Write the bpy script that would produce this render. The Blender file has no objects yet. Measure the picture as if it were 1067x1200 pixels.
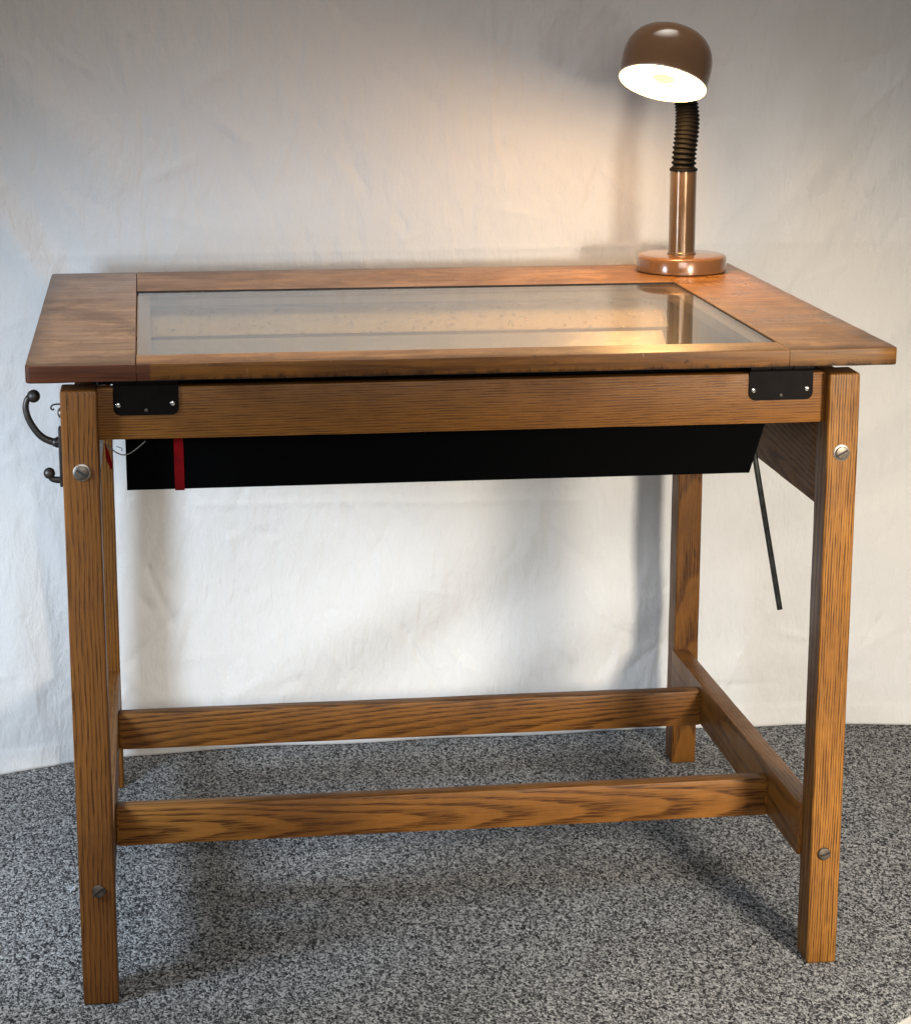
import bpy, bmesh, math, random
import numpy as np
from mathutils import Vector, Matrix
random.seed(7); rng = np.random.default_rng(11)
S = bpy.context.scene
COL = S.collection
R = math.radians

# ------------------------------------------------------------------ node helpers
class NT:
    def __init__(s, name):
        s.m = bpy.data.materials.new(name); s.m.use_nodes = True
        s.t = s.m.node_tree; s.t.nodes.clear()
        s.out = s.t.nodes.new('ShaderNodeOutputMaterial')
    def n(s, kind, **kw):
        nd = s.t.nodes.new(kind)
        for k, v in kw.items():
            if k.startswith('i_'):
                nd.inputs[k[2:].replace('_', ' ')].default_value = v
            else: setattr(nd, k, v)
        return nd
    def l(s, a, b): s.t.links.new(a, b)
    def math(s, op, a, b=None, c=None):
        nd = s.t.nodes.new('ShaderNodeMath'); nd.operation = op
        for i, v in enumerate((a, b, c)):
            if v is None: continue
            if isinstance(v, (int, float)): nd.inputs[i].default_value = v
            else: s.l(v, nd.inputs[i])
        return nd.outputs[0]
    def mix(s, f, a, b, mode='MIX'):
        nd = s.t.nodes.new('ShaderNodeMix'); nd.data_type = 'RGBA'; nd.blend_type = mode
        for sk, v in ((nd.inputs[0], f), (nd.inputs[6], a), (nd.inputs[7], b)):
            if isinstance(v, (int, float)): sk.default_value = v
            elif isinstance(v, tuple): sk.default_value = (v[0], v[1], v[2], 1)
            else: s.l(v, sk)
        return nd.outputs[2]
    def ramp(s, f, stops, interp='LINEAR'):
        nd = s.t.nodes.new('ShaderNodeValToRGB'); nd.color_ramp.interpolation = interp
        e = nd.color_ramp.elements
        while len(e) < len(stops): e.new(0.5)
        for el, (p, c) in zip(e, stops):
            el.position = p
            if isinstance(c, (int, float)): c = (c, c, c)
            el.color = (c[0], c[1], c[2], 1)
        s.l(f, nd.inputs[0]); return nd.outputs[0]
    def noise(s, vec, scale, detail=4, rough=0.55, dist=0.0, out='Fac'):
        nd = s.n('ShaderNodeTexNoise'); nd.inputs['Scale'].default_value = scale
        nd.inputs['Detail'].default_value = detail; nd.inputs['Roughness'].default_value = rough
        nd.inputs['Distortion'].default_value = dist
        s.l(vec, nd.inputs['Vector']); return nd.outputs[out]
    def vmath(s, op, a, b):
        nd = s.t.nodes.new('ShaderNodeVectorMath'); nd.operation = op
        for i, v in enumerate((a, b)):
            if isinstance(v, tuple): nd.inputs[i].default_value = v
            else: s.l(v, nd.inputs[i])
        return nd.outputs[0]
    def obj(s): return s.n('ShaderNodeTexCoord').outputs['Object']
    def bsdf(s, **kw):
        b = s.n('ShaderNodeBsdfPrincipled')
        for k, v in kw.items():
            sk = b.inputs[k.replace('_', ' ')]
            if isinstance(v, (int, float)): sk.default_value = v
            elif isinstance(v, tuple): sk.default_value = (v[0], v[1], v[2], 1)
            else: s.l(v, sk)
        s.l(b.outputs[0], s.out.inputs[0]); return b
    def bump(s, b, h, strength, dist=0.001):
        nd = s.n('ShaderNodeBump'); nd.inputs['Strength'].default_value = strength
        nd.inputs['Distance'].default_value = dist
        s.l(h, nd.inputs['Height']); s.l(nd.outputs[0], b.inputs['Normal'])

# ------------------------------------------------------------------ materials
def oak(name, axis, a, b, ta=0., tb=0., spacing=.0045, seed=0., light=(.30, .145, .036), dark=(.085, .034, .009), contrast=1., rough=.40, waver=.0045):
    """flat/rift sawn oak: growth rings round a pith line (a, b) running along `axis`."""
    t = NT(name); o = t.obj()
    sep = t.n('ShaderNodeSeparateXYZ'); t.l(o, sep.inputs[0])
    ax = {'x': (1, 2, 0), 'y': (0, 2, 1), 'z': (0, 1, 2)}[axis]
    u, v, w = (sep.outputs[i] for i in ax)
    def comb(su, sv, sw, off=0.):
        c = t.n('ShaderNodeCombineXYZ')
        for i, (q, sc) in enumerate(((u, su), (v, sv), (w, sw))):
            t.l(t.math('MULTIPLY_ADD', q, sc, off + seed * 1.37), c.inputs[i])
        return c.outputs[0]
    wob = t.math('SUBTRACT', t.noise(comb(9, 9, 2.6), 1.0, 3, .5), .5)
    wob2 = t.math('SUBTRACT', t.noise(comb(60, 60, 9), 1.0, 2, .5), .5)
    uu = t.math('SUBTRACT', t.math('MULTIPLY_ADD', w, -ta, u), a)
    vv = t.math('SUBTRACT', t.math('MULTIPLY_ADD', w, -tb, v), b)
    r = t.math('SQRT', t.math('ADD', t.math('MULTIPLY', uu, uu), t.math('MULTIPLY', vv, vv)))
    r = t.math('MULTIPLY_ADD', wob, waver * 2.2, r)
    r = t.math('MULTIPLY_ADD', wob2, .0022, r)
    ring = t.math('FRACT', t.math('DIVIDE', r, spacing))
    early = t.ramp(ring, [(0, .15), (.10, 1.), (.30, .75), (.62, .12), (1, .0)])
    pore = t.noise(comb(620, 620, 20, 3.), 1.0, 2, .6)
    pore = t.ramp(pore, [(.46, 0.), (.58, 1.)])
    fib = t.noise(comb(340, 340, 7, 9.), 1.0, 4, .65)
    tone = t.noise(comb(14, 14, 3.2, 5.), 1.0, 4, .6)
    dkn = t.math('MULTIPLY', early, .46 * contrast)
    dkn = t.math('ADD', dkn, t.math('MULTIPLY', t.math('MULTIPLY', pore, t.math('ADD', early, .35)), .62 * contrast))
    dkn = t.math('MINIMUM', dkn, 1.)
    mid = tuple((x * .62 + y * .38) for x, y in zip(light, dark))
    base = t.mix(t.ramp(tone, [(.30, 0.), (.72, 1.)]), mid, light)
    base = t.mix(t.math('MULTIPLY', t.ramp(fib, [(.35, 0.), (.7, 1.)]), .35), base, mid)
    c = t.mix(dkn, base, dark)
    # grime, pale scuffs
    gr = t.noise(o, 6.5, 6, .7)
    c = t.mix(t.math('MULTIPLY', t.ramp(gr, [(.48, 0.), (.75, 1.)]), .55), c, dark)
    sc = t.noise(comb(50, 50, 16, 21.), 1., 5, .75)
    c = t.mix(t.math('MULTIPLY', t.ramp(sc, [(.70, 0.), (.75, 1.)]), .30), c, (.40, .25, .11))
    rg = t.ramp(gr, [(.3, rough - .07), (.7, rough + .14)])
    bs = t.bsdf(Base_Color=c, Roughness=rg)
    bs.inputs['Specular IOR Level'].default_value = .22
    t.bump(bs, t.math('MULTIPLY_ADD', pore, -.6, t.math('MULTIPLY', early, -.5)), .2, .0005)
    return t.m

def top_wood(name, seed, axis='x', light=(.30, .155, .075), dark=(.13, .055, .025), rough=.30, coat=.25):
    t = NT(name); o = t.obj()
    mp = t.n('ShaderNodeMapping'); t.l(o, mp.inputs[0])
    mp.inputs['Location'].default_value = (seed, seed * 2, 0)
    sc = {'x': (2.2, 26, 26), 'y': (26, 2.2, 26)}[axis]; mp.inputs['Scale'].default_value = sc
    g = t.noise(mp.outputs[0], 2.2, 8, .65, .6)
    patch = t.noise(t.vmath('ADD', o, (seed, 0, 0)), 5.0, 7, .66, .35)
    fine = t.noise(mp.outputs[0], 14, 4, .6)
    mp2 = t.n('ShaderNodeMapping'); t.l(o, mp2.inputs[0]); mp2.inputs['Location'].default_value = (seed * 3, seed, 0)
    mp2.inputs['Scale'].default_value = {'x': (6, 95, 95), 'y': (95, 6, 95)}[axis]
    stre = t.noise(mp2.outputs[0], 1.0, 4, .65, .3)
    c = t.mix(t.ramp(g, [(.34, 0.), (.64, 1.)]), dark, light)
    c = t.mix(t.math('MULTIPLY', t.ramp(stre, [(.48, 0.), (.58, 1.)]), .58), c, dark)
    c = t.mix(t.math('MULTIPLY', t.ramp(patch, [(.50, 0.), (.60, 1.)]), .62), c, tuple(x * .66 for x in dark))
    c = t.mix(t.math('MULTIPLY', t.ramp(fine, [(.5, 0.), (.75, 1.)]), .30), c, dark)
    # ring stains, ink specks and scratches of a worn drawing board
    vor = t.n('ShaderNodeTexVoronoi', feature='DISTANCE_TO_EDGE'); vor.inputs['Scale'].default_value = 5.5
    t.l(t.vmath('ADD', o, t.vmath('MULTIPLY', t.noise(o, 7, 4, .7, out='Color'), (.30, .30, .30))), vor.inputs[0])
    crack = t.ramp(vor.outputs[0], [(0., 1.), (.010, 0.)])
    cm = t.ramp(t.noise(o, 3.1, 3, .6), [(.52, 0.), (.62, 1.)])
    c = t.mix(t.math('MULTIPLY', t.math('MULTIPLY', crack, cm), .8), c, (.03, .016, .01))
    sp = t.ramp(t.noise(t.vmath('MULTIPLY', o, (1., .45, 1.)), 58, 3, .6), [(.66, 0.), (.70, 1.)])
    c = t.mix(t.math('MULTIPLY', sp, .6), c, (.035, .018, .01))
    rub = t.ramp(t.noise(t.vmath('ADD', o, (3.3, seed, 1.1)), 11, 7, .78), [(.54, 0.), (.64, 1.)])
    c = t.mix(t.math('MULTIPLY', rub, .34), c, tuple(min(1, x * 1.5) for x in light))
    # hand grime worn into the outer rim of the board
    sp3 = t.n('ShaderNodeSeparateXYZ'); t.l(o, sp3.inputs[0])
    ex = t.math('SUBTRACT', (TX1 - TX0) / 2, t.math('ABSOLUTE', t.math('SUBTRACT', sp3.outputs[0], (TX0 + TX1) / 2 - TR.x)))
    ey = t.math('SUBTRACT', (TY1 - TY0) / 2, t.math('ABSOLUTE', t.math('SUBTRACT', sp3.outputs[1], (TY0 + TY1) / 2 - TR.y)))
    ed = t.math('MULTIPLY_ADD', t.math('SUBTRACT', t.noise(o, 16, 6, .75), .5), -.075, t.math('MINIMUM', ex, ey))
    c = t.mix(t.ramp(ed, [(0., .75), (.012, .45), (.030, 0.)]), c, tuple(x * .38 for x in dark))
    rr = t.ramp(patch, [(.3, rough - .08), (.7, rough + .12)])
    b = t.bsdf(Base_Color=c, Roughness=rr)
    b.inputs['Coat Weight'].default_value = coat; b.inputs['Coat Roughness'].default_value = .24
    t.bump(b, t.math('ADD', t.math('MULTIPLY', fine, .4), t.math('MULTIPLY', crack, -.5)), .18, .0005)
    return t.m

def edge_wood(name, light=(.26, .102, .014), dark=(.075, .026, .006), patch=None):
    """varnished front edge; a reddish veneer patch covers it left of x = patch."""
    t = NT(name); o = t.obj()
    mp = t.n('ShaderNodeMapping'); t.l(o, mp.inputs[0]); mp.inputs['Scale'].default_value = (3, 30, 60)
    g = t.noise(mp.outputs[0], 2.0, 7, .7, .8)
    st = t.noise(o, 38, 5, .75, .4)
    c = t.mix(t.ramp(g, [(.3, 0.), (.66, 1.)]), dark, light)
    c = t.mix(t.ramp(st, [(.60, 0.), (.66, .8)]), c, (.04, .016, .006))
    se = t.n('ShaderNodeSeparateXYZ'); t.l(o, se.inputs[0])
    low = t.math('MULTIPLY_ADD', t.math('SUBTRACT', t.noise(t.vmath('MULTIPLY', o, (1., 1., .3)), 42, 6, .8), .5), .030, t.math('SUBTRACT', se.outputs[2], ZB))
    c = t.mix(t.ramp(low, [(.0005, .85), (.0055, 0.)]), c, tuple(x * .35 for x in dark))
    nick = t.ramp(t.noise(t.vmath('MULTIPLY', o, (95, 95, 18)), 1., 2, .5), [(.72, 0.), (.76, 1.)])
    c = t.mix(t.math('MULTIPLY', nick, .65), c, (.45, .33, .18))
    if patch is not None:
        sep = t.n('ShaderNodeSeparateXYZ'); t.l(o, sep.inputs[0])
        edge = t.math('MULTIPLY_ADD', t.math('SUBTRACT', t.noise(t.vmath('MULTIPLY', o, (5, 5, 160)), 1., 3, .6), .5), .012, sep.outputs[0])
        f = t.ramp(t.math('MULTIPLY_ADD', edge, 1., 1. - patch), [(.9985, 1.), (1.0, 0.)])
        red = t.mix(t.ramp(g, [(.3, 0.), (.7, 1.)]), (.050, .014, .006), (.135, .040, .014))
        c = t.mix(f, c, red)
    b = t.bsdf(Base_Color=c, Roughness=.42)
    b.inputs['Specular IOR Level'].default_value = .22
    t.bump(b, st, .15, .0006)
    return t.m

def plain(name, col, rough=.5, metal=0., var=.15, vscale=40, bump=.05, coat=0., spec=.5, bdist=.0006):
    t = NT(name); o = t.obj()
    n = t.noise(o, vscale, 5, .65)
    lo = tuple(max(0, x * (1 - var)) for x in col); hi = tuple(min(1, x * (1 + var)) for x in col)
    c = t.mix(t.ramp(n, [(.3, 0.), (.7, 1.)]), lo, hi)
    b = t.bsdf(Base_Color=c, Metallic=metal, Roughness=t.ramp(n, [(.3, max(.03, rough - .06)), (.7, min(1, rough + .08))]))
    b.inputs['Specular IOR Level'].default_value = spec
    if coat: b.inputs['Coat Weight'].default_value = coat; b.inputs['Coat Roughness'].default_value = .08
    if bump: t.bump(b, n, bump, bdist)
    return t.m

def carpet_mat():
    t = NT('carpet_heather'); o = t.obj()
    so = t.vmath('MULTIPLY', o, (1., .6, 1.))
    wv = t.vmath('ADD', so, t.vmath('MULTIPLY', t.noise(o, 130, 3, .6, out='Color'), (.010, .010, 0)))
    v1 = t.n('ShaderNodeTexVoronoi'); v1.inputs['Scale'].default_value = 400; t.l(wv, v1.inputs['Vector'])
    s1 = t.n('ShaderNodeSeparateColor'); t.l(v1.outputs['Color'], s1.inputs[0])
    tuft = s1.outputs[0]
    cl = t.noise(so, 330, 3, .7)
    f = t.math('ADD', t.math('MULTIPLY', tuft, .60), t.math('MULTIPLY', t.math('SUBTRACT', cl, .25), .80))
    c = t.ramp(f, [(.24, (.022, .0225, .024)), (.39, (.105, .106, .109)), (.53, (.30, .303, .307)), (.68, (.55, .555, .556)), (.86, (.80, .805, .80))])
    big = t.noise(o, 3.0, 4, .6)
    c = t.mix(t.ramp(big, [(.35, .0), (.7, .18)]), c, (.07, .07, .075))
    b = t.bsdf(Base_Color=c, Roughness=.95)
    b.inputs['Specular IOR Level'].default_value = .12
    h = t.math('ADD', t.math('MULTIPLY', v1.outputs['Distance'], -2.0), t.math('MULTIPLY', cl, 2.4))
    t.bump(b, h, .9, .0035)
    return t.m

def sheet_mat():
    t = NT('white_cotton'); o = t.obj()
    crm = t.noise(t.vmath('MULTIPLY', o, (1, 1, .42)), 38, 6, .58, .25)
    crm2 = t.noise(t.vmath('ADD', t.vmath('MULTIPLY', o, (.8, 1, .8)), (2., 0, 5.)), 9, 4, .55, .3)
    weave = t.noise(t.vmath('MULTIPLY', o, (1, 1, 3)), 330, 2, .6)
    tone = t.noise(o, 4, 4, .6)
    c = t.mix(tone, (.71, .705, .70), (.76, .755, .75))
    b = t.bsdf(Base_Color=c, Roughness=.92)
    b.inputs['Specular IOR Level'].default_value = .15
    h = t.math('ADD', t.math('MULTIPLY', crm, 1.0), t.math('ADD', t.math('MULTIPLY', crm2, .55), t.math('MULTIPLY', weave, .10)))
    t.bump(b, h, .70, .009)
    return t.m

def glass_mat():
    t = NT('clear_plate_glass'); o = t.obj()
    lwt = t.n('ShaderNodeLayerWeight'); lwt.inputs[0].default_value = .5
    sch = t.math('MULTIPLY_ADD', t.math('POWER', lwt.outputs['Facing'], 5.), .96, .04)   # the same on both faces of the pane
    tr = t.n('ShaderNodeBsdfTransparent'); tr.inputs[0].default_value = (.96, .945, .92, 1)
    gl = t.n('ShaderNodeBsdfGlossy'); gl.inputs['Roughness'].default_value = .035
    mx = t.n('ShaderNodeMixShader'); t.l(sch, mx.inputs[0]); t.l(tr.outputs[0], mx.inputs[1]); t.l(gl.outputs[0], mx.inputs[2])
    df = t.n('ShaderNodeBsdfDiffuse'); df.inputs[0].default_value = (.62, .58, .52, 1)
    # dust and dried specks on the pane
    d1 = t.ramp(t.noise(o, 210, 3, .6), [(.60, 0.), (.68, 1.)])
    d2 = t.ramp(t.noise(o, 4.5, 4, .6), [(.38, 0.), (.66, 1.)])
    sp = t.ramp(t.noise(o, 95, 2, .5), [(.74, 0.), (.77, .8)])
    hz = t.n('ShaderNodeBsdfGlossy'); hz.inputs['Roughness'].default_value = .32
    m3 = t.n('ShaderNodeMixShader'); m3.inputs[0].default_value = .03; t.l(mx.outputs[0], m3.inputs[1]); t.l(hz.outputs[0], m3.inputs[2])
    mx = m3
    f = t.math('ADD', t.math('MULTIPLY_ADD', t.math('MULTIPLY', d1, d2), .14, .012), t.math('MULTIPLY', sp, .25))
    m2 = t.n('ShaderNodeMixShader'); t.l(f, m2.inputs[0]); t.l(mx.outputs[0], m2.inputs[1]); t.l(df.outputs[0], m2.inputs[2])
    t.l(m2.outputs[0], t.out.inputs[0])
    return t.m

def emit(name, col, strength):
    t = NT(name); e = t.n('ShaderNodeEmission'); e.inputs[0].default_value = (*col, 1); e.inputs[1].default_value = strength
    t.l(e.outputs[0], t.out.inputs[0]); return t.m

# the table root's origin; object coordinates of its parts are measured from here
TR = Vector((.545, .465, 0.))
def tx(x): return x - TR.x
def ty(y): return y - TR.y

# ------------------------------------------------------------------ measured dimensions (metres)
W, LW, LD, D, H = 1.0906, .0475, .0545, .876, .880
TX0, TX1, TY0, TY1, ZB, ZT = -.0456, 1.139, -.0102, .9306, .892, .9162
OX0, OX1, OY0, OY1 = .0994, .985, .0564, .690

M = {}
M['leg_fl'] = oak('oak_brown_rift', 'z', .42 - TR.x - .5, -.30 - TR.y, .004, .0, .0021, 1., (.240, .093, .021), (.058, .020, .006), .85)
M['leg_fr'] = oak('oak_golden_rift', 'z', 1.55 - TR.x, -.10 - TR.y, .012, .0, .0037, 2., (.39, .172, .033), (.070, .024, .006), 1.15)
M['leg_bl'] = oak('oak_back_left', 'z', .40 - TR.x, .70 - TR.y, .01, .01, .0050, 3., (.23, .092, .016), (.055, .019, .004))
M['leg_br'] = oak('oak_back_right', 'z', 1.075 - TR.x, 1.04 - TR.y, .0, .035, .0055, 4., (.24, .098, .017), (.055, .019, .004))
M['rail'] = oak('oak_rail', 'x', .12 - TR.y, .50, .0, .010, .0036, 5., (.285, .114, .019), (.078, .027, .006), .9, .45)
M['str_f'] = oak('oak_flatsawn_front', 'x', .265 - TR.y, .172, .034, .004, .0048, 6., (.315, .130, .026), (.062, .022, .005), 1.05)
M['str_b'] = oak('oak_flatsawn_back', 'x', .690 - TR.y, .150, -.050, .020, .0060, 7.3, (.265, .107, .021), (.050, .018, .004), 1.1)
M['side'] = oak('oak_side', 'y', 1.12 - TR.x, .205, .01, .02, .0060, 8., (.30, .120, .022), (.070, .025, .006), .8, .34)
M['apron'] = oak('oak_apron', 'y', 1.075 - TR.x, .73, .05, .10, .0085, 9., (.36, .165, .055), (.085, .036, .013), 1.0, .6)
M['top_x'] = top_wood('worn_board_long', 1.3, 'x', (.44, .210, .060), (.185, .075, .019), .42, .10)
M['top_l'] = top_wood('worn_board_left', 4.1, 'x', (.41, .235, .115), (.175, .084, .034), .38, .15)
M['top_r'] = top_wood('worn_board_right', 7.7, 'x', (.50, .225, .046), (.20, .075, .014), .30)
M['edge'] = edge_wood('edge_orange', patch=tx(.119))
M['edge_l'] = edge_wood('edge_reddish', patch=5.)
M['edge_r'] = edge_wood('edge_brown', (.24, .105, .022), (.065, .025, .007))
M['groove'] = plain('dark_brown_edges', (.022, .012, .008), .7)  # dark brown on the opening's inner walls and the boards' undersides
M['ledge'] = plain('pale_rebate_wood', (.40, .29, .18), .6)
M['glass'] = glass_mat()
M['black'] = plain('black_enamel', (.0018, .0018, .002), .8, 0, .2, 60, .02, spec=.02)
M['hinge'] = plain('black_hinge_steel', (.0045, .003, .0025), .5, .0, .3, 60, .05, spec=.06)
M['white_in'] = plain('cream_enamel_inside', (.46, .40, .31), .38, 0, .05, 30, .0)
M['dark_in'] = plain('dark_grey_inside', (.05, .048, .044), .6)
M['peb'] = plain('pebbled_reflector', (.86, .66, .34), .30, .9, .06, 95, 1., bdist=.006)
M['lower'] = plain('lower_reflector_metal', (.50, .44, .33), .34, .6, .08, 60, .5, bdist=.003)
M['red'] = plain('red_tape', (.165, .002, .004), .65, 0, .3, 40, spec=.08)
M['steel'] = plain('bright_screw_steel', (.72, .72, .70), .22, 1., .1, 80)
M['bolt'] = plain('aged_bolt_steel', (.15, .125, .10), .42, .8, .45, 150, .3)
M['washer'] = plain('dull_washer', (.34, .31, .27), .42, 1., .2, 90)
M['slot'] = plain('slot_black', (.012, .011, .010), .6)
M['iron'] = plain('black_cast_iron', (.030, .024, .020), .42, .4, .5, 70, .25)
M['rod'] = plain('dark_steel_rod', (.105, .108, .098), .42, .8, .4, 60, .15)
M['lampb'] = plain('bronze_lacquer', (.24, .112, .042), .20, .12, .06, 12, 0, .6)
M['lampc'] = plain('bronze_column', (.185, .118, .068), .20, .5, .06, 12, 0, .4)
M['lamph'] = plain('brown_head_lacquer', (.175, .094, .050), .15, .0, .06, 25, 0, .0, spec=.55)
M['lampin'] = plain('white_reflector', (.86, .84, .78), .5, 0, .02, 30, .0)
M['neck'] = plain('black_ribbed_rubber', (.0045, .004, .004), .6, 0, .2, 60, spec=.12)
M['carpet'] = carpet_mat()
M['sheet'] = sheet_mat()
M['floor'] = plain('pale_vinyl', (.55, .54, .50), .5)
M['wire'] = plain('grey_wire', (.30, .30, .29), .4, .3)
M['lint'] = plain('white_fluff', (.40, .41, .43), .9)
M['bulb'] = emit('bulb_glow', (1., .60, .25), 34.)
M['crown'] = emit('bulb_rim', (.55, .40, .15), .80)
M['tip'] = emit('bulb_tip', (1., .82, .42), 1.5)

# ------------------------------------------------------------------ object helpers
def root(name, loc, label, cat, group=None):
    o = bpy.data.objects.new(name, None); COL.objects.link(o); o.location = loc
    o.empty_display_size = .05; o['label'] = label; o['category'] = cat
    if group: o['group'] = group
    return o
def build(name, bm, mats, parent=None, smooth=False, label=None, off=None):
    """world-space bmesh -> one object under `parent` (whose chain starts at a root)."""
    if off is None:
        p, off = parent, Vector((0, 0, 0))
        while p is not None: off = off + Vector(p.location); p = p.parent
    bmesh.ops.translate(bm, verts=bm.verts, vec=-off)
    bmesh.ops.recalc_face_normals(bm, faces=bm.faces)
    me = bpy.data.meshes.new(name); bm.to_mesh(me); bm.free()
    for m in (mats if isinstance(mats, (list, tuple)) else [mats]): me.materials.append(m)
    if smooth:
        for p in me.polygons: p.use_smooth = True
    o = bpy.data.objects.new(name, me); COL.objects.link(o)
    if parent is not None: o.parent = parent
    if label: o['label'] = label
    return o
def box(bm, x0, x1, y0, y1, z0, z1, bevel=.0, seg=2, jit=0.):
    vs = [bm.verts.new((x, y, z)) for x in (x0, x1) for y in (y0, y1) for z in (z0, z1)]
    f = [(0, 1, 3, 2), (4, 6, 7, 5), (0, 4, 5, 1), (2, 3, 7, 6), (0, 2, 6, 4), (1, 5, 7, 3)]
    fs = [bm.faces.new([vs[i] for i in q]) for q in f]
    if bevel:
        es = set(e for q in fs for e in q.edges)
        bmesh.ops.bevel(bm, geom=list(es), offset=bevel, segments=seg, profile=.6, affect='EDGES')
    return vs
def subdiv_x(bm, axis, n, lo, hi):
    for i in range(1, n):
        co = [0, 0, 0]; no = [0, 0, 0]; co[axis] = lo + (hi - lo) * i / n; no[axis] = 1
        bmesh.ops.bisect_plane(bm, geom=bm.verts[:] + bm.edges[:] + bm.faces[:], plane_co=co, plane_no=no)
def wear(bm, amp):
    from mathutils import noise
    for v in bm.verts:
        p = v.co
        v.co = p + Vector((noise.noise(p * 14), noise.noise(p * 14 + Vector((7, 1, 3))), noise.noise(p * 14 + Vector((2, 9, 5))))) * amp
def frame_of(tan):
    tan = tan.normalized(); a = Vector((0, 0, 1)) if abs(tan.z) < .9 else Vector((1, 0, 0))
    u = tan.cross(a).normalized(); return u, tan.cross(u).normalized()
def tube(bm, pts, rads, n=12, cap=True):
    pts = [Vector(p) for p in pts]
    if isinstance(rads, (int, float)): rads = [rads] * len(pts)
    rings = []; u = None
    for i, p in enumerate(pts):
        tan = (pts[min(i + 1, len(pts) - 1)] - pts[max(i - 1, 0)]).normalized()
        if u is None: u, _ = frame_of(tan)
        u = (u - tan * u.dot(tan)).normalized(); w = tan.cross(u)
        rings.append([bm.verts.new(p + (u * math.cos(2 * math.pi * k / n) + w * math.sin(2 * math.pi * k / n)) * rads[i]) for k in range(n)])
    for a, b in zip(rings, rings[1:]):
        for k in range(n): bm.faces.new((a[k], a[(k + 1) % n], b[(k + 1) % n], b[k]))
    if cap: bm.faces.new(rings[0][::-1]); bm.faces.new(rings[-1])
def smooth_path(pts, n=10):
    pts = [Vector(p) for p in pts]; q = [pts[0] * 2 - pts[1]] + pts + [pts[-1] * 2 - pts[-2]]; out = []
    for i in range(1, len(q) - 2):
        p0, p1, p2, p3 = q[i - 1:i + 3]
        for k in range(n):
            t = k / n
            out.append(.5 * ((2 * p1) + (p2 - p0) * t + (2 * p0 - 5 * p1 + 4 * p2 - p3) * t * t + (3 * p1 - p0 - 3 * p2 + p3) * t ** 3))
    out.append(pts[-1]); return out
def lathe(bm, prof, origin, axis, n=48, mat=None):
    """prof: list of (r, h) along axis from origin; returns faces row by row."""
    axis = Vector(axis).normalized(); u, w = frame_of(axis); o = Vector(origin); rows = []
    for r, h in prof:
        if r < 1e-6: rows.append([bm.verts.new(o + axis * h)]); continue
        rows.append([bm.verts.new(o + axis * h + (u * math.cos(2 * math.pi * k / n) + w * math.sin(2 * math.pi * k / n)) * r) for k in range(n)])
    for i, (a, b) in enumerate(zip(rows, rows[1:])):
        for k in range(n):
            k2 = (k + 1) % n
            if len(a) == 1 and len(b) == 1: continue
            if len(a) == 1: f = bm.faces.new((a[0], b[k2], b[k]))
            elif len(b) == 1: f = bm.faces.new((a[k], a[k2], b[0]))
            else: f = bm.faces.new((a[k], a[k2], b[k2], b[k]))
            if mat: f.material_index = mat[i]
def ball(bm, c, r):
    bmesh.ops.create_uvsphere(bm, u_segments=20, v_segments=14, radius=r, matrix=Matrix.Translation(c))
def auto_smooth(o, ang=40):
    for p in o.data.polygons: p.use_smooth = True
    me = o.data; bm = bmesh.new(); bm.from_mesh(me)
    for e in bm.edges:
        e.smooth = not (len(e.link_faces) == 2 and e.calc_face_angle(0) > R(ang))
    bm.to_mesh(me); bm.free()

table = root('drafting_table', TR, 'worn oak drafting table with a glass panel set into its top, standing on grey carpet', 'table')

# --- legs with their slotted bolts
def bolt(parent, x, z, ang, ring, face_y=0.):
    bm = bmesh.new(); ax = (0, -1, 0); o = (x, face_y, z)
    if ring: lathe(bm, [(.0, .0), (.0118, .0), (.0118, .0014), (.0100, .0022), (.0, .0022)], o, ax, 28, [0, 0, 0, 0])
    lathe(bm, [(.0, .0012), (.0093, .0012), (.0094, .0036), (.0086, .0048), (.0060, .0054), (.0, .0057)], o, ax, 28, [1] * 5)
    n = len(bm.verts); box(bm, -.0080, .0080, -.0060, -.0040, -.0013, .0013); bm.verts.ensure_lookup_table()
    new = bm.verts[n:]
    bmesh.ops.rotate(bm, verts=new, cent=(0, 0, 0), matrix=Matrix.Rotation(ang, 3, 'Y'))
    bmesh.ops.translate(bm, verts=new, vec=(x, face_y, z))
    for f in bm.faces:
        if all(v in set(new) for v in f.verts): f.material_index = 2
    auto_smooth(build('bolt', bm, [M['washer'], M['bolt'], M['slot']], parent))
def leg(x0, x1, y0, y1, mat):
    bm = bmesh.new(); box(bm, x0, x1, y0, y1, .0, H, .0042, 3)
    subdiv_x(bm, 2, 22, 0, H); wear(bm, .0007)
    o = build('leg', bm, mat, table); auto_smooth(o, 30); return o
l = leg(-.0025, LW - .001, 0, LD, M['leg_fl']); bolt(l, .023, .769, R(35), True); bolt(l, .0245, .172, R(-38), False)
l = leg(W - LW + .003, W, 0, LD, M['leg_fr']); bolt(l, 1.067, .768, R(-28), True); bolt(l, 1.0655, .173, R(-18), False)
leg(.0, LW, D, D + LD, M['leg_bl'])
leg(W - LW + .002, W - .001, D, D + LD, M['leg_br'])

def board(name, x0, x1, y0, y1, z0, z1, mat, bev=.003, ax=0, n=20, parent=None, amp=.0005):
    bm = bmesh.new(); box(bm, x0, x1, y0, y1, z0, z1, bev, 2)
    lo, hi = ((x0, x1), (y0, y1), (z0, z1))[ax]; subdiv_x(bm, ax, n, lo, hi); wear(bm, amp)
    o = build(name, bm, mat, parent or table); auto_smooth(o, 30); return o
rail = board('front_rail', LW - .003, W - LW + .005, .0218, .046, .8074, .8786, M['rail'])
board('back_rail', LW - .003, W - LW + .005, D + .018, D + .042, .8074, .8786, M['rail'])
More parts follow.
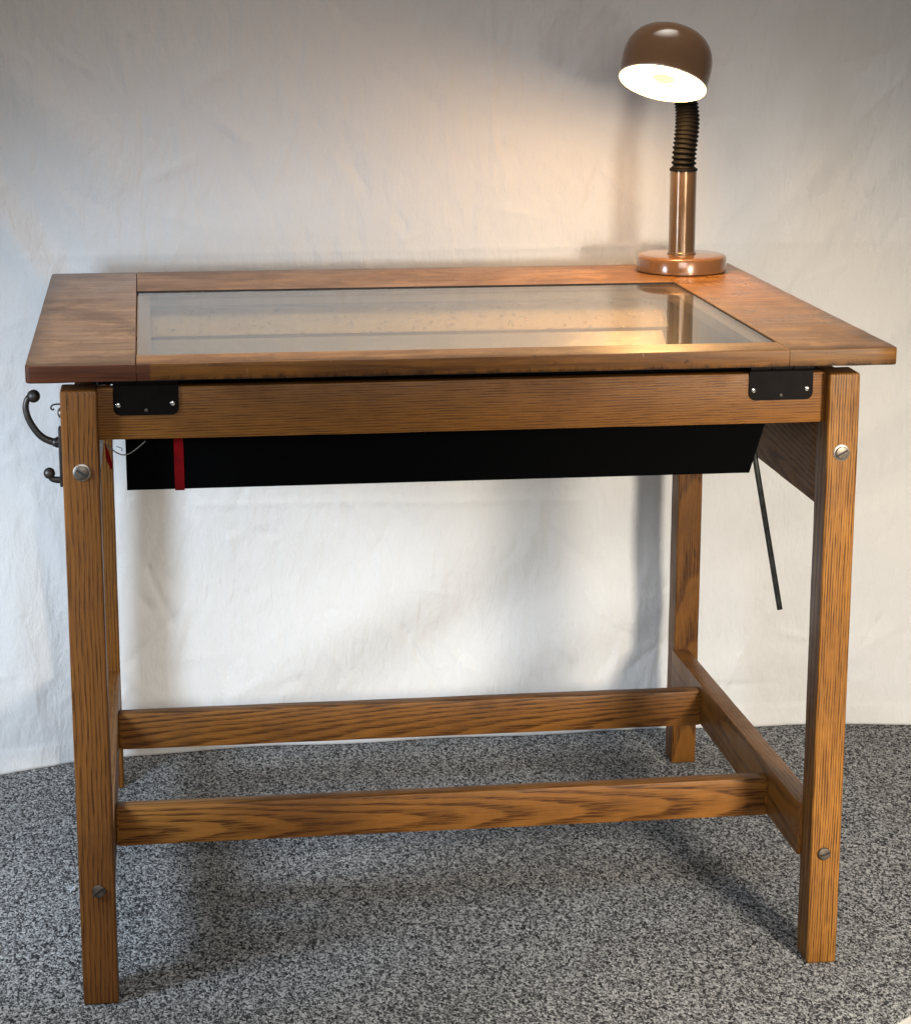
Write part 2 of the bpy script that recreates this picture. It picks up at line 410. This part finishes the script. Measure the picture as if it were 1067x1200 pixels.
# side aprons (right one shows its underside behind the right leg)
board('side_apron', 1.0460, 1.0705, LD - .003, D + .003, .6852, .879, M['apron'], .002, 1)
board('side_apron', .0150, .0400, LD - .003, D + .003, .6980, .879, M['side'], .002, 1)
# side stretchers, top sloping a little to the back
def side_stretcher(x0, x1):
    bm = bmesh.new(); vs = box(bm, x0, x1, LD - .003, D + .003, .1505, .2325)
    for v in vs:
        if v.co.z > .2 and v.co.y > .5: v.co.z = .219
    bmesh.ops.bevel(bm, geom=bm.edges[:], offset=.0035, segments=2, profile=.6, affect='EDGES')
    subdiv_x(bm, 1, 20, LD, D); wear(bm, .0005)
    o = build('side_stretcher', bm, M['side'], table); auto_smooth(o, 30)
side_stretcher(1.0405, 1.0715); side_stretcher(.0160, .0465)
board('cross_stretcher', .0460, 1.0415, .2150, .2450, .1500, .2125, M['str_f'], .0065)
board('cross_stretcher', .0460, 1.0415, .6500, .6800, .1500, .2135, M['str_b'], .0055)

# --- tabletop: four boards round the glass
def top_board(name, x0, x1, y0, y1, mats, corners=()):
    bm = bmesh.new(); vs = box(bm, x0, x1, y0, y1, ZB, ZT)
    vert = [e for e in bm.edges if abs(e.verts[0].co.z - e.verts[1].co.z) > .01 and any(abs(e.verts[0].co.x - cx) < 1e-4 and abs(e.verts[0].co.y - cy) < 1e-4 for cx, cy in corners)]
    if vert: bmesh.ops.bevel(bm, geom=vert, offset=.007, segments=2, profile=.5, affect='EDGES')
    outer = [e for e in bm.edges if any(abs(v.co.x - TX0) < .009 or abs(v.co.x - TX1) < .009 or abs(v.co.y - TY0) < .009 or abs(v.co.y - TY1) < .009 for v in e.verts) and
             all(abs(v.co.x - TX0) < .009 or abs(v.co.x - TX1) < .009 or abs(v.co.y - TY0) < .009 or abs(v.co.y - TY1) < .009 for v in e.verts) and abs(e.verts[0].co.z - e.verts[1].co.z) < .001]
    bmesh.ops.bevel(bm, geom=outer, offset=.0028, segments=3, profile=.6, affect='EDGES')
    subdiv_x(bm, 0, max(2, int((x1 - x0) / .03)), x0, x1); subdiv_x(bm, 1, max(2, int((y1 - y0) / .03)), y0, y1)
    bm.normal_update()
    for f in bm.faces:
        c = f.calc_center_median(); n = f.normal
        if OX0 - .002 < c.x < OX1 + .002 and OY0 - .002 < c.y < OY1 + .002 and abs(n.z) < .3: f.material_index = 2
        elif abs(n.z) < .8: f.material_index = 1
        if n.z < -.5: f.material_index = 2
    from mathutils import noise
    for v in bm.verts:
        if v.co.y < TY0 + .004 or v.co.x < TX0 + .004 or v.co.x > TX1 - .004:
            v.co.z += noise.noise(v.co * 45) * .0006
            v.co.y += noise.noise(v.co * 60 + Vector((3, 3, 3))) * .0005
    o = build(name, bm, mats, table); auto_smooth(o, 35); return o
G = .0007
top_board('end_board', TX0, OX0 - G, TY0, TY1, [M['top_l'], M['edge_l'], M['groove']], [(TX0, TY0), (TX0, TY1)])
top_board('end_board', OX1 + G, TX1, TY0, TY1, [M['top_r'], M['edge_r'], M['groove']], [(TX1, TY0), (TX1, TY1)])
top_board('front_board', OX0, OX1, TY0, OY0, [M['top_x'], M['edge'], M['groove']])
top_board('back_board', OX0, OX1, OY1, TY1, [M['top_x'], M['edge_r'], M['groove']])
# rebate ledge below the pane
bm = bmesh.new(); lw = .020; zl0, zl1 = .8925, .9087
box(bm, OX0 + .0004, OX0 + lw, OY0 + .0004, OY1 - .0004, zl0, zl1); box(bm, OX1 - lw, OX1 - .0004, OY0 + .0004, OY1 - .0004, zl0, zl1)
box(bm, OX0 + lw, OX1 - lw, OY0 + .0004, OY0 + lw, zl0, zl1 - .0002); box(bm, OX0 + lw, OX1 - lw, OY1 - .008, OY1 - .0004, zl0, zl1 - .0002)
build('rebate_ledge', bm, M['ledge'], table)
bm = bmesh.new(); box(bm, OX0 + .002, OX1 - .002, OY0 + .002, OY1 - .002, .9092, .9144)
build('glass_pane', bm, M['glass'], table)

# --- black light box slung below the glass
def light_box():
    bm = bmesh.new(); y0, y1, zb, zt = .060, .722, .7295, .8912
    def ring(dx, dz0, dz1, dy):
        lo = [(.0810 + dx, y0 + dy), (.9525 - dx, y0 + dy), (.9525 - dx, y1 - dy), (.0810 + dx, y1 - dy)]
        hi = [(.0805 + dx, y0 + dy), (1.0000 - dx, y0 + dy), (1.0000 - dx, y1 - dy), (.0805 + dx, y1 - dy)]
        return [bm.verts.new((x, y, zb + dz0)) for x, y in lo], [bm.verts.new((x, y, zt)) for x, y in hi]
    a0, a1 = ring(0, 0, 0, 0); b0, b1 = ring(.003, .003, 0, .003)
    bm.faces.new(a0[::-1]); f = bm.faces.new(b0); f.material_index = 1
    for k in range(4):
        j = (k + 1) % 4
        bm.faces.new((a0[k], a0[j], a1[j], a1[k])); f = bm.faces.new((b0[j], b0[k], b1[k], b1[j])); f.material_index = 1
        bm.faces.new((a1[k], a1[j], b1[j], b1[k]))
    return build('light_box', bm, [M['black'], M['dark_in']], table)
lb = light_box()
def slope(name, ya, za, yb, zb, x0, x1, mat, th=.0022):
    bm = bmesh.new(); n = Vector((0, -(za - zb), ya - yb)).normalized()
    q = [(x0, ya, za), (x1, ya, za), (x1, yb, zb), (x0, yb, zb)]
    A = [bm.verts.new(Vector(p)) for p in q]; B = [bm.verts.new(Vector(p) - n * th) for p in q]
    bm.faces.new(A); bm.faces.new(B[::-1])
    for k in range(4): j = (k + 1) % 4; bm.faces.new((A[k], B[k], B[j], A[j]))
    return build(name, bm, mat, lb)
slope('reflector_panel', .6950, .8850, .6400, .8500, .086, .966, M['peb'])
slope('lower_reflector', .6300, .8455, .4100, .7360, .086, .952, M['lower'])
bm = bmesh.new(); box(bm, .086, .966, .6300, .6385, .8450, .8495, .001); build('lip', bm, M['black'], lb)
bm = bmesh.new(); box(bm, .086, .995, .7100, .7180, .8845, .8908, .001); build('gap_shade_strip', bm, M['black'], lb)  # black strip put in for the shade of the gap under the back rim
bm = bmesh.new(); box(bm, LW, W - LW, .0465, .0595, .8792, .8914); build('gap_blocker', bm, M['black'], lb)  # added black strip, stops light coming through the gap above the front rail
bm = bmesh.new(); box(bm, .1450, .1580, .0588, .0599, .7300, .8700); box(bm, .1450, .1580, .0588, .3, .7277, .7294)
bm.verts.ensure_lookup_table()
for v in bm.verts:
    if v.co.z < .78: v.co.x += .0012
build('red_tape', bm, M['red'], lb, label='red tape strip wrapped round the black box')

# --- hinges on the front rail
def hinge(x0, x1):
    bm = bmesh.new(); y = .0216; r = .010; z0, z1 = .8410, .8835; pts = [(x0, z1), (x0, z0 + r)]
    for k in range(7): a = math.pi + k * math.pi / 12; pts.append((x0 + r + r * math.cos(a), z0 + r + r * math.sin(a)))
    for k in range(7): a = 1.5 * math.pi + k * math.pi / 12; pts.append((x1 - r + r * math.cos(a), z0 + r + r * math.sin(a)))
    pts.append((x1, z1))
    A = [bm.verts.new((px, y - .0022, pz)) for px, pz in pts]; B = [bm.verts.new((px, y, pz)) for px, pz in pts]
    bm.faces.new(A); bm.faces.new(B[::-1])
    for k in range(len(pts)): j = (k + 1) % len(pts); bm.faces.new((A[k], B[k], B[j], A[j]))
    for s in range(3):                                  # knuckles of the barrel
        w = (x1 - x0) / 3
        tube(bm, [(x0 + s * w + .0006, y - .003, .8862), (x0 + (s + 1) * w - .0006, y - .003, .8862)], .0046, 14)
    h = build('hinge', bm, M['hinge'], table)
    for sx, sz, m, r_ in ((x0 + .0065, .8555, 'steel', .0036), (x1 - .0085, .8565, 'steel', .0036), ((x0 + x1) / 2, .8478, 'bolt', .0026)):
        b = bmesh.new(); lathe(b, [(0, 0), (r_, 0), (r_ * .9, .0012), (r_ * .5, .0019), (0, .0021)], (sx, y - .0022, sz), (0, -1, 0), 18, [0] * 4)
        n = len(b.verts); box(b, sx - r_ * .9, sx + r_ * .9, y - .0045, y - .0032, sz - .0004, sz + .0004); b.verts.ensure_lookup_table(); nv = b.verts[n:]
        bmesh.ops.rotate(b, verts=nv, cent=(sx, y, sz), matrix=Matrix.Rotation(R(random.uniform(-70, 70)), 3, 'Y')); s_ = set(nv)
        for f in b.faces:
            if all(v in s_ for v in f.verts): f.material_index = 1
        auto_smooth(build('screw', b, [M[m], M['slot']], h))
hinge(.0670, .1540); hinge(.9375, 1.0285)

# --- prop rod
bm = bmesh.new(); p0 = Vector((.9830, .20, .800)); p1 = Vector((1.0445 - .0, .20, .4860))
rod_pts = [p0.lerp(p1, k / 8) for k in range(9)]
tube(bm, rod_pts, [.0042] * 8 + [.0042], 14); tube(bm, [p0 + Vector((.0, 0, 0)), p0 + Vector((.064, 0, .0))], .0042, 12)
o = build('prop_rod', bm, M['rod'], table); auto_smooth(o)

# --- cast iron coat hook and small fittings on the left side of the front leg
hy = .027; hx = -.0025
bm = bmesh.new()
box(bm, hx - .0045, hx, hy - .011, hy + .011, .746, .826, .0015)
up = smooth_path([(hx, hy, .806), (-.014, hy, .8062), (-.030, hy, .8145), (-.043, hy, .833), (-.0485, hy, .852), (-.0455, hy, .8655), (-.040, hy, .8690)], 8)
tube(bm, up, [.0052 - .0014 * i / (len(up) - 1) for i in range(len(up))], 14)
ball(bm, (-.0375, hy, .8690), .0088)
ball(bm, (-.0105, hy, .8055), .0064); 
lathe(bm, [(0, 0), (.0075, 0), (.0075, .004), (0, .004)], (-.0065, hy, .8055), (-1, 0, .1), 18, [0] * 3)
lo = smooth_path([(hx, hy, .7545), (-.010, hy, .7540), (-.0175, hy, .7560), (-.0205, hy, .7615)], 6)
tube(bm, lo, [.0048 - .0008 * i / (len(lo) - 1) for i in range(len(lo))], 14); ball(bm, (-.0210, hy, .7635), .0078)
o = build('coat_hook', bm, M['iron'], table); auto_smooth(o, 50)
bm = bmesh.new(); lathe(bm, [(0, 0), (.0075, 0), (.0068, .0022), (.004, .0042), (0, .0048)], (hx, hy, .8455), (-1, 0, 0), 20, [0] * 4)
auto_smooth(build('bolt', bm, M['bolt'], table))
bm = bmesh.new(); tube(bm, smooth_path([(hx, .050, .8530), (-.010, .050, .8530), (-.0152, .050, .8512), (-.0165, .050, .8475), (-.0140, .050, .8455), (-.0125, .050, .8470)], 6), .0011, 8)
build('cup_hook', bm, M['iron'], table, True)

# ------------------------------------------------------------------ desk lamp
LC = Vector((1.030, .832, ZT + .0004))
lamp = root('desk_lamp', LC, 'lit brown gooseneck desk lamp with a domed head on the back right of the table', 'lamp')
bm = bmesh.new(); rb = .0772
lathe(bm, [(0, 0), (rb - .003, 0), (rb, .002), (rb, .0235), (rb - .0012, .0265), (rb - .0042, .0283), (rb - .012, .0292), (0, .0295)], LC, (0, 0, 1), 72, [0] * 7)
auto_smooth(build('base', bm, M['lampb'], lamp), 50)
bm = bmesh.new(); lathe(bm, [(0, .029), (.0246, .029), (.0250, .0305), (.0246, .0325), (.0228, .0335), (.0226, .172), (0, .172)], LC, (0, 0, 1), 48, [0] * 6)
auto_smooth(build('column', bm, M['lampc'], lamp), 50)
bm = bmesh.new(); lathe(bm, [(0, .1715), (.0236, .1715), (.0242, .1735), (.0236, .1755), (.019, .1765), (0, .1765)], LC, (0, 0, 1), 40, [0] * 5)
auto_smooth(build('collar', bm, M['neck'], lamp), 50)
# head: opening faces down, forward and a little left
CAMC = Vector((.1211, -2.9977, 1.4201))
nrm = Vector((-.262, -.368, -.889)).normalized(); RC = Vector((.9700, .7420, 1.2400)); rr = .0722
axis = -nrm
outer = [(rr + .0020, .0010), (rr + .0014, .0034), (rr + .0012, .010), (rr + .0022, .022), (rr + .0026, .036), (rr + .0016, .049), (rr - .0012, .060), (rr - .0060, .0705), (rr - .0130, .0795), (rr - .0220, .0865), (rr - .0330, .0918), (rr - .046, .0955), (rr - .060, .0974), (0, .0980)]
inner = [(0, .0955), (rr - .058, .0948), (rr - .044, .0915), (rr - .032, .0870), (rr - .022, .0805), (rr - .0135, .0715), (rr - .0065, .0600), (rr - .003, .048), (rr - .0015, .034), (rr - .002, .015), (rr - .0008, .0002), (rr + .0010, -.0010)]
bm = bmesh.new(); lathe(bm, outer, RC, axis, 72, [0] * 13)
auto_smooth(build('lamp_shade', bm, M['lamph'], lamp), 60)
shade = [o for o in lamp.children if o.name.startswith('lamp_shade')][0]
bm = bmesh.new(); lathe(bm, inner + [outer[0]], RC, axis, 72, [0] * 12)
auto_smooth(build('reflector', bm, M['lampin'], shade, off=LC), 60)
# gooseneck with rings
side = Vector((.0, 1., 0.)); att = RC + axis * .050
back = (side - axis * side.dot(axis)).normalized()
path = smooth_path([(1.030, .832, 1.0905), (1.0315, .834, 1.120), (1.0365, .841, 1.155), (1.0385, .850, 1.185), (1.0330, .855, 1.218), (1.0180, .848, 1.250), (1.0000, .820, 1.272)], 40)
L = [0.]
for p, q in zip(path, path[1:]): L.append(L[-1] + (q - p).length)
rad = [.0198 - .0006 * (s / L[-1]) + (.0019 - .0010 * (s / L[-1])) * math.sin(2 * math.pi * s / (.0088 - .0022 * min(1, s / L[-1] * 1.4))) for s in L]
bm = bmesh.new(); tube(bm, path, rad, 28)
build('gooseneck', bm, M['neck'], lamp, True)
# socket and bulb
bm = bmesh.new(); lathe(bm, [(0, .0945), (.016, .0945), (.016, .070), (.014, .068), (0, .068)], RC, axis, 28, [0] * 4)
auto_smooth(build('socket', bm, M['lampin'], lamp), 40)
bm = bmesh.new()
lathe(bm, [(0, .068), (.012, .067), (.014, .055), (.020, .044), (.0245, .034), (.0255, .025), (.0235, .016)], RC, axis, 32, [0] * 6)
lathe(bm, [(.0235, .016), (.0185, .0085), (.0110, .0035), (0, .0015)], RC, axis, 32, [1, 2, 2])
back = (Vector((0., 1., 0.)) - axis * axis.y).normalized()
for f in bm.faces:
    c = f.calc_center_median() - RC
    if f.material_index == 1 and c.dot(back) < .006: f.material_index = 0
auto_smooth(build('bulb', bm, [M['bulb'], M['crown'], M['tip']], lamp), 80)

# ------------------------------------------------------------------ small loose things
tag = root('hang_tag', (.055, .075, .757), 'small red tag hanging on a thin grey wire behind the left front leg', 'tag')
bm = bmesh.new()
P = [(.0525, .7925), (.0560, .7870), (.0620, .7650), (.0622, .7565), (.0595, .7570), (.0535, .7720)]
A = [bm.verts.new((x, .0720, z)) for x, z in P]; B = [bm.verts.new((x, .0730, z)) for x, z in P]
bm.faces.new(A); bm.faces.new(B[::-1])
for k in range(6): j = (k + 1) % 6; bm.faces.new((A[k], B[k], B[j], A[j]))
build('tag_card', bm, M['red'], tag)
bm = bmesh.new()
tube(bm, smooth_path([(.0530, .0725, .7925), (.0610, .066, .7870), (.0700, .060, .7815), (.0800, .055, .7800), (.0900, .0535, .7845), (.1010, .053, .7930), (.108, .053, .799)], 8), .0009, 8)
tube(bm, smooth_path([(.069, .066, .7895), (.0745, .064, .7880), (.0765, .064, .7855), (.075, .063, .784)], 6), .0006, 8)
build('wire', bm, M['wire'], tag, True)
bm = bmesh.new()
for k in range(9):
    a = random.uniform(0, 6.3); c = Vector((-.030 + random.uniform(-.010, .010), .420 + random.uniform(-.010, .010), .003))
    d = Vector((math.cos(a), math.sin(a), random.uniform(-.1, .3))) * random.uniform(.003, .006)
    tube(bm, smooth_path([c - d, c + Vector((random.uniform(-.003, .003), random.uniform(-.003, .003), .002)), c + d], 5), random.uniform(.0006, .0016), 6)
o = build('lint', bm, M['lint'], None, True, off=Vector((-.03, .42, 0)))
o.location = (-.03, .42, 0); o['label'] = 'tuft of pale lint on the carpet left of the front left leg'; o['category'] = 'lint'

# ------------------------------------------------------------------ white sheet hung behind the table
def sheet():
    x0, x1, z0, z1, st = -.62, 2.05, .0015, 1.86, .0048
    nx, nz = int((x1 - x0) / st), int((z1 - z0) / st)
    X, Z = np.meshgrid(np.linspace(x0, x1, nx), np.linspace(z0, z1, nz))
    gx = [-.7, -.4, -.176, -.108, -.04, .046, .15, .292, .615, 1.08, 1.364, 1.557, 2.1]
    gy = [.86, .91, .977, 1.000, 1.028, 1.053, 1.064, 1.071, 1.073, 1.077, 1.061, 1.040, 1.00]
    base = np.interp(X, gx, gy)
    k = np.ones(9) / 9
    base = np.array([np.convolve(np.pad(r, 4, 'edge'), k, 'valid') for r in base])
    blend = np.clip(Z / .75, 0, 1); blend = blend * blend * (3 - 2 * blend)
    upper = 1.082 + .010 * np.sin(X * 2.1 + .5) + .020 * np.clip(-X, 0, 1)
    Y = base * (1 - blend) + upper * blend
    def ridge(ax, az, bx, bz, w, amp, taper=True, skew=0.):
        dx, dz = bx - ax, bz - az; Ln = math.hypot(dx, dz)
        t = ((X - ax) * dx + (Z - az) * dz) / Ln / Ln; s = ((X - ax) * -dz + (Z - az) * dx) / Ln
        s = s + skew * np.sin(t * 5.)
        e = np.exp(-(s / w) ** 2)
        tt = np.clip(t, 0, 1)
        f = np.exp(-((t - tt) * Ln / (w * 1.5 + .01)) ** 2)
        if taper: f = f * (.25 + .75 * np.sin(np.pi * tt))
        return e * f * amp
    # broad slack folds (negative = towards the camera)
    Y -= ridge(.22, .06, .78, .42, .075, .016); Y += ridge(.40, .06, .95, .36, .060, .012)
    Y -= ridge(.60, .05, 1.05, .26, .055, .010); Y += ridge(.75, .40, .92, .86, .050, .012); Y -= ridge(.62, .36, .76, .86, .085, .012)
    Y -= ridge(.15, .35, .45, .80, .11, .014)
    Y -= .0055 * np.sin(Z * 26 + 1.2) * np.exp(-((X - 1.03) / .10) ** 2) * np.exp(-((Z - .22) / .22) ** 2)
    Y += ridge(.30, .70, .60, .60, .07, .010)
    Y -= ridge(1.18, .40, 1.62, .68, .030, .0055); Y += ridge(1.15, .30, 1.60, .52, .035, .005); Y -= ridge(1.20, .62, 1.55, .82, .03, .004)
    Y -= ridge(1.20, .92, 1.48, 1.22, .022, .0045); Y -= ridge(1.28, .86, 1.58, 1.18, .022, .004); Y += ridge(1.12, .98, 1.36, 1.34, .03, .004)
    Y -= ridge(1.10, .10, 1.55, .18, .03, .004)
    # left hand drapes
    Y -= ridge(-.20, 1.10, -.02, .80, .030, .013); Y += ridge(-.13, 1.08, .03, .84, .030, .008)
    Y -= ridge(-.30, .90, -.08, .55, .035, .013); Y -= ridge(-.17, .62, -.03, .36, .022, .007); Y += ridge(-.12, .58, -.05, .20, .025, .006)
    Y -= ridge(-.16, .40, -.10, .06, .03, .008); Y -= ridge(-.20, 1.34, .10, 1.02, .045, .008)
    # crease behind the left back leg, pressed fold lines, pinch in the upper middle
    Y += ridge(.150, .50, .100, .355, .008, .004, False); Y += ridge(.100, .355, .140, .255, .006, .004, False); Y += ridge(.140, .255, .070, .185, .007, .0035, False)
    Y -= ridge(-.1, .926, 2.0, .935, .0045, .0012, False); Y -= ridge(.2, .47, .9, .455, .006, .0016, False)
    Y -= ridge(.742, 1.04, .735, 1.42, .0055, .0024, False); Y -= ridge(.722, 1.232, .756, 1.215, .012, .004); Y += ridge(.734, 1.226, .744, 1.222, .006, .004)
    # scattered small creases
    for i in range(1100):
        cx, cz = rng.uniform(-.35, 1.75), rng.uniform(.02, 1.55)
        a = rng.normal(math.pi / 2, .55) if rng.random() < .7 else rng.uniform(0, math.pi)
        if cx > 1.1: a = rng.normal(.75, .4)
        ln = rng.uniform(.015, .09); w = rng.uniform(.0045, .011); am = rng.normal(0, .0012)
        ii = (slice(max(0, int((cz - .1 - z0) / st)), int((cz + .1 - z0) / st)), slice(max(0, int((cx - .1 - x0) / st)), int((cx + .1 - x0) / st)))
        dx, dz = math.cos(a), math.sin(a); xs, zs = X[ii], Z[ii]
        if xs.size == 0: continue
        t = (xs - cx) * dx + (zs - cz) * dz; s = -(xs - cx) * dz + (zs - cz) * dx
        Y[ii] += am * np.exp(-(s / w) ** 2) * np.exp(-(t / ln) ** 2)
    # hem and foot of the cloth
    Y -= .0022 * (Z < .043) * np.clip((.043 - Z) / .004, 0, 1)
    Y -= .010 * np.exp(-(Z / .025) ** 2) * (.5 + .5 * np.sin(X * 17))
    verts = np.stack([X.ravel(), Y.ravel(), Z.ravel()], 1) - np.array([.7, 1.07, 0.])
    i = np.arange(nz - 1)[:, None] * nx + np.arange(nx - 1)[None, :]
    faces = np.stack([i, i + 1, i + 1 + nx, i + nx], -1).reshape(-1, 4)
    me = bpy.data.meshes.new('backdrop_sheet'); me.from_pydata(verts.tolist(), [], faces.tolist()); me.materials.append(M['sheet'])
    for p in me.polygons: p.use_smooth = True
    o = bpy.data.objects.new('backdrop_sheet', me); COL.objects.link(o); o.location = (.7, 1.07, 0)
    md = o.modifiers.new('cloth', 'SOLIDIFY'); md.thickness = .0008; md.offset = 1
    o['label'] = 'creased white cotton sheet hung as a backdrop behind the table'; o['category'] = 'sheet'
sheet()

# ------------------------------------------------------------------ floor
def flat(name, pts, z, th, mat):
    bm = bmesh.new(); A = [bm.verts.new((x, y, z)) for x, y in pts]; B = [bm.verts.new((x, y, z - th)) for x, y in pts]
    bm.faces.new(A); bm.faces.new(B[::-1])
    for k in range(len(pts)): j = (k + 1) % len(pts); bm.faces.new((A[k], B[k], B[j], A[j]))
    o = build(name, bm, mat, None, off=Vector((0, 0, 0))); o['kind'] = 'structure'; return o
flat('carpet', [(-3.2, -2.0), (-1.0, -1.957), (1.103, -.206), (3.2, 1.541), (3.2, 2.4), (-3.2, 2.4)], 0., .007, M['carpet'])
flat('floor', [(-6, -6), (6, -6), (6, 4), (-6, 4)], -.0075, .02, M['floor'])

# ------------------------------------------------------------------ light
w = bpy.data.worlds.new('World'); S.world = w; w.use_nodes = True
bg = w.node_tree.nodes['Background']; bg.inputs[0].default_value = (1., .97, .93, 1); bg.inputs[1].default_value = .095
def area(name, loc, target, power, col, sx, sy, spread=180):
    d = bpy.data.lights.new(name, 'AREA'); d.shape = 'RECTANGLE'; d.size = sx; d.size_y = sy; d.energy = power; d.color = col; d.spread = R(spread)
    o = bpy.data.objects.new(name, d); COL.objects.link(o); o.location = loc
    o.rotation_euler = (Vector(target) - Vector(loc)).to_track_quat('-Z', 'Y').to_euler(); return o
def spot(name, loc, target, power, col, ang, radius):
    d = bpy.data.lights.new(name, 'SPOT'); d.energy = power; d.color = col; d.spot_size = R(ang); d.spot_blend = 1.; d.shadow_soft_size = radius
    o = bpy.data.objects.new(name, d); COL.objects.link(o); o.location = loc
    o.rotation_euler = (Vector(target) - Vector(loc)).to_track_quat('-Z', 'Y').to_euler(); return o
spot('left_studio_light', (-.62, -.32, .925), (.32, 1.05, .08), 92, (.68, .83, 1.), 90, .17)
spot('right_studio_light', (1.50, -1.80, 1.03), (1.12, 1.05, -.04), 285, (1., .90, .75), 56, .15)
d = bpy.data.lights.new('front_fill', 'AREA'); d.shape = 'RECTANGLE'; d.size = 1.5; d.size_y = .9; d.energy = 7.2; d.color = (1., .97, .93); d.spread = R(75)
o = bpy.data.objects.new('front_fill', d); COL.objects.link(o); o.location = (.35, -3.3, 1.75)
o.rotation_euler = (Vector((.55, .9, .12)) - Vector(o.location)).to_track_quat('-Z', 'Y').to_euler()
d = bpy.data.lights.new('overhead_fill', 'AREA'); d.size = 2.0; d.energy = 14; d.color = (1., .94, .85); d.spread = R(54)  # added fill from above to brighten the tabletop, no real lamp hangs there
o = bpy.data.objects.new('overhead_fill', d); COL.objects.link(o); o.location = (.50, -.05, 2.9); o.rotation_euler = (R(-6), 0, 0)
d = bpy.data.lights.new('bulb_light', 'POINT'); d.energy = 10.5; d.color = (1., .57, .22); d.shadow_soft_size = .042
o = bpy.data.objects.new('bulb_light', d); COL.objects.link(o); o.location = RC + axis * .014

# ------------------------------------------------------------------ camera
cd = bpy.data.cameras.new('camera'); cam = bpy.data.objects.new('camera', cd); COL.objects.link(cam)
yaw, pit, rol = R(-7.6772), R(-13.3991), R(.0625)
fw = Vector((-math.sin(yaw) * math.cos(pit), math.cos(yaw) * math.cos(pit), math.sin(pit)))
rt = Vector((math.cos(yaw), math.sin(yaw), 0)); up = rt.cross(fw)
rt, up = rt * math.cos(rol) + up * math.sin(rol), -rt * math.sin(rol) + up * math.cos(rol)
cam.matrix_world = Matrix(((rt.x, up.x, -fw.x, CAMC.x), (rt.y, up.y, -fw.y, CAMC.y), (rt.z, up.z, -fw.z, CAMC.z), (0, 0, 0, 1)))
cd.sensor_fit = 'HORIZONTAL'; cd.sensor_width = 36; cd.lens = 36 * 2662.46 / 1067; cd.clip_start = .05; cd.clip_end = 60
S.camera = cam
S.view_settings.view_transform = 'Standard'; S.view_settings.look = 'None'; S.view_settings.exposure = 0; S.view_settings.gamma = 1
S.view_settings.use_curve_mapping = False
S.cycles.max_bounces = 10; S.cycles.transparent_max_bounces = 12; S.cycles.use_denoising = True
S.cycles.sample_clamp_indirect = 6
